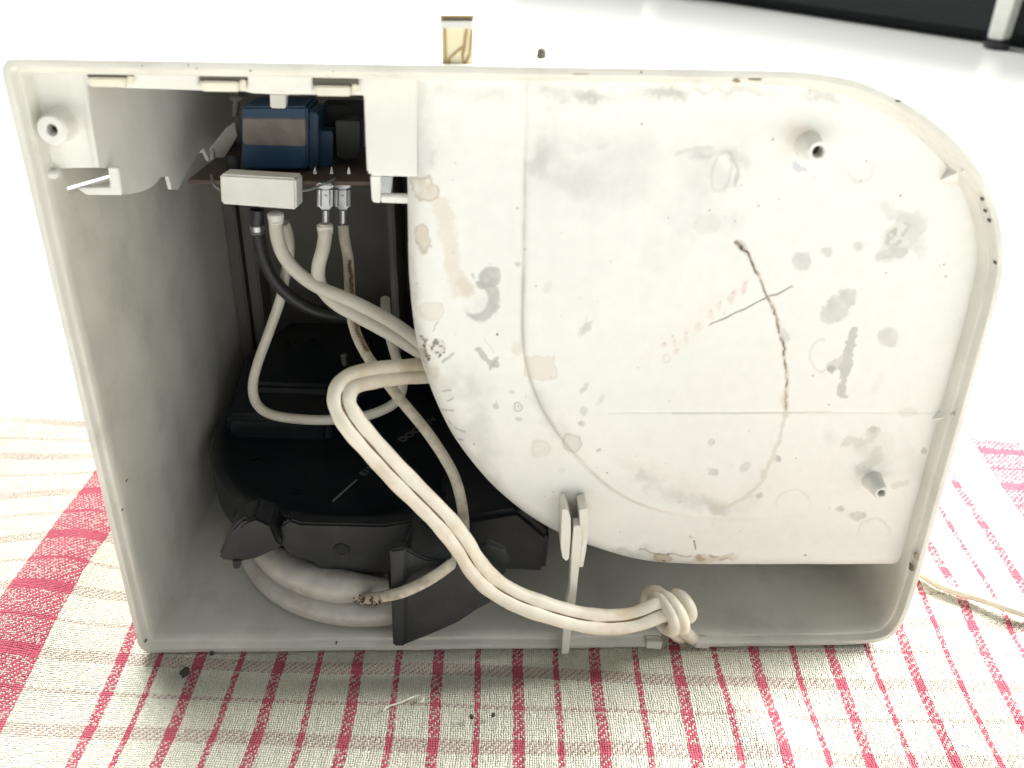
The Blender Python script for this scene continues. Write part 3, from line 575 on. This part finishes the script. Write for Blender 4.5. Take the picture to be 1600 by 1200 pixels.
jag = [(130, 112), (374, 128), (370, 168), (372, 190), (352, 204), (340, 214), (330, 232), (327, 252), (318, 232), (306, 246), (292, 268), (279, 297), (268, 296), (263, 276), (251, 277), (238, 293), (222, 300), (190, 305), (184, 262), (155, 262)]
frombm('side_screen', prism([PXc(a, b, XR) for a, b in jag], (-.0013, 0, 0), None, .0002), M['panel'], panel)
frombm('torn_flap', prism([PXc(a, b, XR+.004) for a, b in [(328, 236), (352, 200), (366, 190), (360, 214), (354, 240), (338, 252), (328, 250)]], (.001, .001, 0), None, .0002), M['panel'], panel)
frombm('torn_flap', pxprism([(327, 233), (352, 201), (366, 191), (370, 214), (354, 240), (347, 250), (331, 249)], .098, .0012, None, .0002), M['panel'], panel)
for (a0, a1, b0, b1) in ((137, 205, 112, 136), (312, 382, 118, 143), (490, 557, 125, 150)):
    frombm('slot_shadow_gap', pxprism([(a0-1, b0-3), (a1+2, b0-2), (a1+2, b0+10), (a0-1, b0+9)], .0056, .002, None, .0002), M['grime_shade'], panel)
    frombm('clip_tab', pxprism([(a0+2, b0+9), (a1-10, b0+10), (a1-9, b1+1), (a0+3, b1)], .0044, .006, None, .0004), M['cream'], panel)
    frombm('clip_side', pxprism([(a1-9, b0+8), (a1+1, b0+6), (a1+2, b1-4), (a1-8, b1)], .0052, .004, None, .0003), M['cream'], panel)
frombm('switch_stem', pxprism([(421, 146), (447, 147), (446, 170), (422, 169)], .060, .004), M['panel'], panel)
frombm('stem_bracket', pxprism([(356, 150), (380, 152), (380, 157), (372, 158), (369, 184), (362, 183), (364, 158), (356, 156)], .085, .003), M['dark'], panel)

# --- circuit board with switch, resistor and terminals
zb = .1575
pcb = frombm('circuit_board', box((.0215, .062, zb-.0015), (.0845, .120, zb), None, .0002), M['pcb'], root)
frombm('slide_switch', prism([P(377, 166, .074), P(480, 166, .074), P(481, 264, .074), P(377, 264, .074)], (.0, .022, 0), None, .0008), M['blue'], pcb)
frombm('switch_plate', pxprism([(379, 184), (477, 185), (478, 226), (472, 229), (384, 226), (379, 222)], .0736, .001, None, .0003), M['label'], pcb)
frombm('switch_side', pxprism([(482, 172), (497, 178), (496, 262), (482, 266)], .078, .018), M['blue'], pcb)
frombm('component_block', pxprism([(524, 188), (562, 190), (562, 245), (540, 250), (526, 245)], .085, .012), M['comp'], pcb)
frombm('component_block', pxprism([(500, 165), (568, 166), (570, 200), (500, 200)], .100, .015), M['comp'], pcb)
frombm('component_block', pxprism([(498, 205), (520, 206), (520, 262), (498, 262)], .084, .01), M['blue'], pcb)
for a in (492, 518, 545): frombm('solder_pin', prism([P(a-3, 272, .066), P(a+3, 272, .066), P(a, 260, .066)], (0, .001, 0), None, 0), M['steel'], pcb)
frombm('black_post', lathe([(.0022, 0), (.0026, .002), (.0026, .006), (.001, .0065)], P(362, 243, .075), (0, 0, -1), 16), M['comp'], pcb)
rp = [P(343, 272, .050), P(462, 279, .050), P(463, 328, .050), P(345, 319, .050)]
frombm('ceramic_resistor', prism(rp, (.0005, .0095, -.0003), None, .0007), M['ceramic'], pcb)
frombm('resistor_lead', tube(spline([P(472, 298, .054), P(485, 296, .054), P(500, 290, .056), P(515, 284, .058), P(524, 278, .062)], 6), .00045, 8), M['steel'], pcb)
frombm('resistor_lead', tube(spline([P(345, 298, .054), P(335, 290, .055), P(330, 274, .062)], 6), .00045, 8), M['steel'], pcb)
def terminal(dx, y, s=1.0):
    bm = bmesh.new()
    pxprism([(494+dx, 286), (520+dx, 288), (520+dx, 296), (494+dx, 296)], y-.0006, .0028, bm, .0005)
    pxprism([(498+dx, 296), (519+dx, 296), (519+dx, 322), (511+dx, 332), (507+dx, 332), (497+dx, 322)], y, .0012, bm, .0003)
    for a in (497, 516): tube([P(a+dx+1.5, 296, y-.0004), P(a+dx+1.5, 322, y-.0004)], .0008, 8, bm)
    tube([P(509+dx, 328, y+.0004), P(509+dx, 356, y+.0004)], .0013, 10, bm)
    lathe([(.0006, -.0002), (.0006, .0004)], P(508+dx, 308, y-.0003), (0, 1, 0), 10, bm)
    frombm('spade_terminal', bm, M['steel'], pcb)
terminal(0, .060); terminal(27, .071)

# --- wires
def wire(pts, r, m_, name='wire', seg=12, n=8):
    return frombm(name, tube(spline([P(*p) for p in pts], n), r, seg), M[m_], root)
wire([(431, 336, .062), (431, 352, .062), (435, 378, .060), (447, 405, .058), (470, 430, .056), (500, 450, .054), (540, 466, .052), (585, 488, .050), (625, 512, .048), (665, 542, .046)], .0025, 'wire')
wire([(508, 352, .060), (508, 366, .059), (505, 388, .058), (498, 415, .057), (498, 438, .056), (508, 458, .055), (530, 478, .053), (570, 500, .050), (610, 522, .048), (665, 556, .046)], .0025, 'wire')
wire([(444, 348, .070), (451, 370, .072), (452, 398, .074), (446, 430, .075), (438, 468, .075), (420, 520, .074), (402, 570, .072), (395, 605, .070), (402, 632, .067), (425, 648, .064), (470, 655, .062), (520, 656, .061), (560, 652, .060), (595, 642, .061), (620, 626, .063), (629, 602, .066), (622, 570, .070), (610, 528, .076), (603, 490, .082), (602, 468, .09)], .0020, 'wire')
SLV = wire([(536, 352, .071), (538, 372, .070), (544, 405, .068), (546, 445, .064), (549, 490, .058), (558, 525, .052), (575, 558, .046), (600, 592, .040), (632, 632, .034), (662, 668, .029), (690, 708, .025), (710, 745, .021), (721, 785, .018), (725, 825, .014), (721, 842, .009), (714, 866, .003), (703, 883, -.004), (668, 907, -.0095), (632, 924, -.0095), (604, 931, -.004), (586, 934, .002), (566, 936, .008)], .0020, 'sleeve', n=10)
ch = spline([P(*p) for p in [(547, 405, .066), (550, 440, .062), (553, 485, .056), (561, 520, .050), (574, 548, .046)]], 14)
ch = [p+Vector((random.uniform(-.0004, .0003), -.0006, random.uniform(-.0003, .0003))) for p in ch]
frombm('charred_edge', tube(ch, lambda t: .00045+.0003*abs(sin(t*90)), 6), M['seam'], SLV)
wire([(402, 328, .064), (402, 350, .064), (406, 380, .066), (415, 412, .068), (432, 442, .070), (458, 467, .072), (490, 485, .074), (525, 493, .077), (560, 493, .082), (600, 488, .09)], .0024, 'wireblack')
for a, b, y, r in ((431, 340, .062, .0029), (508, 358, .060, .0029), (402, 358, .064, .0026)):
    bm = lathe([(r*.7, -.002), (r, -.0014), (r, .0004), (r*.85, .0008), (r, .0014), (r*.8, .002)], P(a, b, y), (0, .05, -1), 14); frombm('wire_crimp', bm, M['ceramic' if r > .0027 else 'steel'], root)

# --- black heater assembly
CX, CY, RR = .0735, .084, .064; SL = .079; Z0 = .040
def on(x, y, z=Z0): return Vector((x, y, z+SL*y))
NAX = Vector((0, -SL, 1)).normalized()
c0 = on(CX, CY)
bm = bmesh.new()
lathe([(RR*.98, -.020), (RR, -.019), (RR, -.0012), (RR-.0008, -.0003), (RR-.0016, 0), (RR-.006, -.0006), (RR-.009, -.0026), (.01, -.0034)], c0, NAX, 96, bm)
heater = frombm('heater_cover', bm, M['black'], root, angle=50)
# raised rear block
bl = [(.0135, .080), (.058, .078), (.074, .098), (.104, .116), (.104, .146), (.030, .146), (.0125, .122)]
bm = bmesh.new(); lo = [bm.verts.new(on(a, b, Z0-.010)) for a, b in bl]
hi = [bm.verts.new(on(CX+(a-CX)*.96, b+.002 if b < .1 else b-.002, Z0+.006+(b-.078)*.20)) for a, b in bl]
bm.faces.new(hi); bm.faces.new(lo[::-1])
for i in range(len(bl)): j = (i+1) % len(bl); bm.faces.new((lo[i], lo[j], hi[j], hi[i]))
bmesh.ops.recalc_face_normals(bm, faces=bm.faces); bevel(bm, .0022, 3); frombm('rear_block', bm, M['black'], heater)
bm = bmesh.new(); bx_ = [(.022, .096), (.070, .094), (.072, .130), (.028, .132)]
lo = [bm.verts.new(on(a, b, Z0+.004)) for a, b in bx_]; hi = [bm.verts.new(on(a*.98+.001, b, Z0+.0095+(b-.078)*.22)) for a, b in bx_]
bm.faces.new(hi); bm.faces.new(lo[::-1])
for i in range(4): j = (i+1) % 4; bm.faces.new((lo[i], lo[j], hi[j], hi[i]))
bmesh.ops.recalc_face_normals(bm, faces=bm.faces); bevel(bm, .0015, 2); frombm('top_step', bm, M['black'], heater)
sc = PL(538, 556, Z0+.018, SL+.05); frombm('rivet', lathe([(.0018, -.004), (.0018, .0003), (.0010, .001)], sc, NAX, 16), M['steel'], heater)
# side housing on the right, running back behind the plate
bm = prism([on(.108, .020, .019), on(.148, .020, .0165), on(.149, .020, .034), on(.137, .020, .046), on(.108, .020, .040)], (0, .10, SL*.10), None, .002); frombm('side_housing', bm, M['blackmat'], heater)
# front flange with screw hole
bm = pxprism([(452, 812), (470, 818), (600, 821), (652, 812), (664, 815), (660, 872), (612, 880), (610, 898), (496, 897), (494, 882), (452, 868), (440, 852), (438, 822)], .0155, .005, None, .0008); flange = frombm('front_flange', bm, M['blackmat'], heater)
b_ = P(533, 861, .0151); frombm('flange_screw', lathe([(.0016, .0015), (.0017, .0001), (.0031, 0), (.0034, .0008)], b_, (0, 1, 0), 24), M['black'], heater)
frombm('screw_recess', lathe([(.00155, 0), (.001, .0004)], b_+Vector((0, .0004, 0)), (0, 1, 0), 18), M['comp'], heater)
# spring lugs either side
def lug(poly, inner, y, fl):
    frombm('lug', pxprism(poly, y, .012, None, .001), M['blackmat'], heater)
    frombm('lug_cup', pxprism(inner, y-.0008, .002, None, .0012), M['black'], heater)
    frombm('lug_foot', pxprism(fl, y-.0008, .003, None, .0004), M['blackmat'], heater)
lug([(341, 868), (360, 828), (376, 812), (398, 807), (425, 818), (440, 852), (436, 858), (400, 874), (376, 879), (345, 877)], [(368, 868), (372, 824), (384, 814), (400, 809), (424, 820), (437, 850), (400, 870)], .0125, [(362, 876), (378, 876), (373, 890), (365, 890)])
lug([(626, 855), (640, 828), (668, 812), (700, 815), (714, 845), (712, 880), (672, 876), (630, 866)], [(634, 852), (648, 830), (672, 817), (682, 817), (682, 872), (640, 862)], .0105, [(684, 826), (695, 826), (693, 893), (685, 893)])
# curved foot fin that hooks over the front rim
fin = pxprism([(611, 862), (632, 858), (660, 872), (706, 884), (735, 868), (760, 846), (790, 858), (797, 880), (775, 922), (768, 942), (745, 954), (715, 974), (672, 993), (634, 1008), (614, 1010), (612, 960)], -.0045, .0025, None, .0007)
pxprism([(609, 860), (634, 857), (634, 1011), (614, 1011)], -.0062, .0045, fin, .0007)
prism([P(640, 872, -.003), P(705, 884, -.003), P(705, 870, -.003), P(640, 860, -.003)], (0, .022, .002), fin, .0005)
frombm('foot_fin', fin, M['blackmat'], heater)
# moulded lettering on the cover
def text(s, p0, p1, size, name):
    cu = bpy.data.curves.new(name, 'FONT'); cu.body = s; cu.size = size; cu.extrude = .00012; cu.align_x = 'CENTER'; cu.align_y = 'CENTER'
    o = bpy.data.objects.new(name, cu); COL.objects.link(o); dg = bpy.context.evaluated_depsgraph_get(); me = bpy.data.meshes.new_from_object(o.evaluated_get(dg)); bpy.data.objects.remove(o, do_unlink=True)
    X_ = (p1-p0).normalized(); Zx = NAX; Y_ = Zx.cross(X_).normalized(); Zx = X_.cross(Y_); mm = Matrix((X_, Y_, Zx)).transposed().to_4x4(); mm.translation = (p0+p1)/2+NAX*.0002
    me.transform(mm); return link(name, me, M['letter'], heater, smooth=False)
zt = Z0-.0026
text('DOC', PL(628, 688, zt, SL), PL(652, 672, zt, SL), .0052, 'lettering')
text('/V', PL(668, 662, zt, SL), PL(682, 652, zt, SL), .0052, 'lettering')
text('E13', PL(563, 744, zt, SL), PL(583, 729, zt, SL), .0042, 'lettering')
bm = tube([PL(520, 783, zt+.0001, SL), PL(557, 750, zt+.0001, SL)], .00045, 6); frombm('mould_ridge', bm, M['letter'], heater)

# --- aluminium heating tube below the cover
def ring_path(cx, cy, z0, r, a0, a1, n=64): return [Vector((cx+r*cos(radians(a0+(a1-a0)*i/n)), cy+r*sin(radians(a0+(a1-a0)*i/n)), z0+SL*(cy+r*sin(radians(a0+(a1-a0)*i/n))))) for i in range(n+1)]
tubebm = tube(ring_path(.080, .060, .0095, .0518, 170, 330), .0050, 18)
heat = frombm('heating_tube', tubebm, M['alu'], root)
frombm('water_tube', tube(ring_path(.080, .060, .0175, .0475, 170, 281), lambda t: .0066 if t < .80 else .0066-.0040*((t-.80)/.20)**1.3, 18), M['alu'], heat)
frombm('tube_saddle', pxprism([(470, 884), (494, 880), (496, 895), (480, 898)], .021, .004), M['alu'], heat)
frombm('tube_saddle', pxprism([(545, 912), (602, 902), (606, 920), (560, 922)], .018, .006), M['alu'], heat)
bm = bmesh.new(); r5 = random.Random(4)
for i in range(150):
    a = 572+r5.gauss(8, 13); b = 937+r5.gauss(1, 3.2)+(a-580)*.06; s = r5.uniform(.00012, .00042)
    bmesh.ops.create_icosphere(bm, subdivisions=1, radius=s, matrix=Matrix.Translation(P(a, b, (.0040 if a < 578 else -.0005 if a < 592 else -.0045)+r5.uniform(-.0006, .0006))))
frombm('burnt_residue', bm, M['rust'], heat)

# --- power cord: two-core flat cord, knotted at the notch
cpx = [(690, 580, .040), (650, 580, .030), (610, 583, .020), (575, 588, .011), (548, 597, .003), (535, 614, -.003), (536, 636, -.006), (552, 664, -.008), (580, 697, -.009), (620, 741, -.010), (660, 781, -.011), (695, 817, -.012), (722, 852, -.0125), (742, 884, -.013), (768, 912, -.013), (805, 935, -.013), (850, 952, -.013), (900, 966, -.012), (945, 972, -.0105), (990, 968, -.009), (1030, 953, -.007), (1050, 948, -.004)]
path = spline([P(*c) for c in cpx], 10)
def offs(path, k, lift):
    out = []
    for i, p in enumerate(path):
        t = (path[min(i+1, len(path)-1)]-path[max(i-1, 0)]).normalized()
        view = (Vector(CAM)-p).normalized(); s = view.cross(t).normalized()
        out.append(p+s*k+view*lift)
    return out
RC = .00262
def RCF(t): return RC*(1+.035*sin(t*61)+.025*sin(t*143+1))
cb = tube(offs(path, .00182, 0), RCF, 16); tube(offs(path, -.00182, 0), RCF, 16, cb)
cord = frombm('power_cord', cb, M['cord'], root, angle=60)
frombm('cord_seam', tube(offs(path, 0, .00165), .00058, 8), M['seam'], cord)
# knot: wraps around the cord, seen end-on
kc = P(1043, 958, -.004)
def wrap(cx, cy, rx, ry, rot, y, tilt, r=RC*.9, a0=0, a1=360):
    c = P(cx, cy, y); pts = []; n = 40; full = (a1-a0) >= 360
    for i in range(n if full else n+1):
        a = radians(a0+(a1-a0)*i/n); u = rx*cos(a); w = ry*sin(a); R_ = radians(rot)
        pts.append(c+Vector((u*cos(R_)-w*sin(R_), -tilt*cos(a), u*sin(R_)+w*cos(R_))))
    return tube(pts, r, 14, None, full)
kb = wrap(1037, 960, .0028, .0058, 8, -.0055, .0058)
merge(kb, wrap(1050, 957, .0028, .0062, 16, -.0050, .0058))
merge(kb, wrap(1066, 947, .0022, .0042, 10, -.002, .0040, RC*.9))
merge(kb, wrap(1026, 945, .0030, .0046, -20, -.000, .0040, RC*.9))
tube(spline([P(1040, 958, -.004), P(1062, 978, -.003), P(1075, 992, -.001), P(1085, 1000, .004), P(1088, 1000, .012)], 8), RC*.95, 14, kb)
tube(spline([P(1040, 965, -.004), P(1050, 985, -.002), P(1062, 995, .002), P(1068, 997, .012)], 8), RC*.95, 14, kb)
frombm('cord_knot', kb, M['cord'], cord, angle=60)

# the free end comes out from under the far side and runs off to the right over the towel
def WL(x, y, z): return Vector((RX.T@np.array([x, y, z])).tolist())
frombm('cord_tail', tube(spline([WL(*p) for p in [(.262, .235, .0015), (.290, .17, .0015), (.296, .10, .0018), (.298, .055, .0022), (.306, .030, .0028), (.322, .019, .0030), (.345, .006, .0030), (.40, -.02, .0025), (.47, -.05, .0022)]], 10), .0017, 12), M['cord'], cord)

# --- cord clip: three prongs on the edge of the plate
clip = frombm('cord_clip', pxprism([(897, 822), (906, 822), (910, 837), (905, 886), (899, 945), (892, 990), (889, 1022), (877, 1022), (880, 990), (886, 946), (890, 922), (894, 850)], -.0035, .005, None, .0002), M['cream2'], plate)
frombm('clip_prong', pxprism([(878, 797), (886, 795), (892, 811), (892, 840), (889, 873), (885, 877), (879, 872), (876, 856), (877, 820)], -.003, .010, None, .0002), M['cream2'], plate)
frombm('clip_prong', pxprism([(905, 797), (917, 794), (921, 812), (916, 860), (911, 887), (904, 886), (909, 850), (910, 837), (906, 820)], -.0025, .009, None, .0002), M['cream2'], plate)

# --- hinge block standing on the upper side wall
def topz(y): return H-.05*y
hb = prism([(.100, .003, topz(.003)-.001), (.100, .037, .2128), (.100, .044, .2130), (.100, .046, topz(.046)-.001)], (.058, 0, 0), None, .0008)
hinge = frombm('hinge_block', hb, M['panel'], root)
def HF(px, py, off=0):      # point on the block's sloping front
    d = ray(px, py); p0 = np.array([0, .003, H-.00115]); nn = np.cross([1, 0, 0], [0, .034, .01125]); nn = nn/np.linalg.norm(nn); t = ((p0-CAM)@nn)/(d@nn); v = CAM+d*t; s = np.sign((CAM-p0)@nn); return Vector(v+nn*s*off)
HN = Vector(np.cross([1, 0, 0], [0, .034, .01125])).normalized(); HN = HN if HN.dot(Vector(CAM)-Vector((0.1, .004, H))) > 0 else -HN
def hp(poly, thick, m_, name): return frombm(name, pxprism(poly, .0022-thick, .003+thick, None, .00008), M[m_], hinge)
hp([(689, 44), (740, 44), (739, 108), (690, 108)], .0000, 'clear', 'latch_window')
hp([(687, 24), (741, 24), (740, 33), (688, 33)], .0004, 'tan', 'latch_cap')
hp([(692, 28), (737, 29), (737, 32), (692, 32)], .0008, 'grime_shade', 'latch_slot')
hp([(687, 33), (739, 33), (739, 44), (687, 44)], .0006, 'panel', 'latch_bar')
for l_ in ([(693, 45), (697, 45), (699, 108), (694, 108)], [(727, 45), (731, 45), (727, 80), (722, 92), (721, 86)], [(736, 46), (739, 46), (735, 88), (727, 104), (725, 98), (732, 84)], [(700, 92), (703, 88), (724, 70), (726, 73), (704, 92), (703, 108), (700, 108)], [(721, 74), (724, 74), (726, 108), (723, 108)]): hp(l_, .0003, 'tan', 'latch_line')
frombm('hole_dome', lathe([(.0013, -.001), (.0013, .0012), (.0011, .0018), (.0006, .0022)], HF(846, 88, .0001), (0, -.5, 1), 20), M['grime_shade'], hinge)  # dark dome added in place of a round hole

# ------------------------------------------------------------------ dark sofa on white legs, far right
M['sofa'] = mat('charcoal_sofa_fabric', (.012, .015, .017), .85, var=.2, vscale=30, bump=.3, bscale=250)
M['legw'] = mat('white_leg_paint', (.72, .73, .68), .4)
so = bpy.data.objects.new('sofa', None); COL.objects.link(so); so.location = (.998, 1.300, FZ); so.rotation_euler = (0, 0, math.atan2(-.80, .60))
tag(so, 'low charcoal sofa with white legs behind the coffee maker, upper right', 'sofa')
frombm('sofa_base', box((-1.35, .03, .002), (1.3, 1.0, .30), None, .02, 3), M['sofa'], so)  # right end carried on out of view to shade the floor
frombm('seat_cushion', box((-1.33, .03, .305), (1.28, .9, .45), None, .04, 4), M['sofa'], so)
frombm('shade_backrest', box((-1.33, .78, .40), (1.28, 1.02, .85), None, .05, 4), M['sofa'], so)  # unseen back, added to cast soft shade on the floor in front
for dx in (0, -.80, 1.24):
    l_ = frombm('leg', prism([(dx-.013, -.012, .016), (dx+.013, -.012, .016), (dx+.022, -.012, .34), (dx-.022, -.012, .34)], (0, .03, 0), None, .002), M['legw'], so)
    frombm('leg_foot', lathe([(.018, 0), (.021, .004), (.021, .011), (.010, .013), (.010, .018)], (dx, .003, 0), (0, 0, 1), 20), M['comp'], l_)

# ------------------------------------------------------------------ bits on the towel
def Wp(px, py, z=.0006):
    d = RX@ray(px, py); c = RX@CAM; return Vector(c+d*((z-c[2])/d[2]))
M['thread'] = mat('loose_cotton_thread', (.74, .72, .62), .9); M['crumb'] = mat('dark_crumb', (.055, .045, .032), .9)
tag(frombm('loose_thread', tube(spline([Wp(598, 1112), Wp(606, 1104), Wp(625, 1098), Wp(645, 1089), Wp(655, 1087), Wp(661, 1092), Wp(658, 1098)], 8), 0.0003, 6), M['thread']), 'loose cream thread curled on the towel below the black foot', 'thread')
def crumb(px, py, s, label):
    bm = bmesh.new(); bmesh.ops.create_icosphere(bm, subdivisions=2, radius=s)
    r = random.Random(int(px))
    for v in bm.verts: v.co *= r.uniform(.75, 1.2); v.co.z *= .7; v.co.y *= 1.3
    o = frombm('crumb', bm, M['crumb']); o.location = Wp(px, py, s*.4); return tag(o, label, 'crumb', 'crumbs on the towel')
crumb(289, 1051, .0017, 'largest dark crumb, on a red stripe below the lower left corner')
crumb(737, 1120, .0008, 'tiny dark crumb right of the loose thread, on a red stripe')
crumb(771, 1117, .0008, 'tiny dark crumb on cream cloth below the black foot')
crumb(331, 1021, .0008, 'tiny dark crumb against the lower left rim')
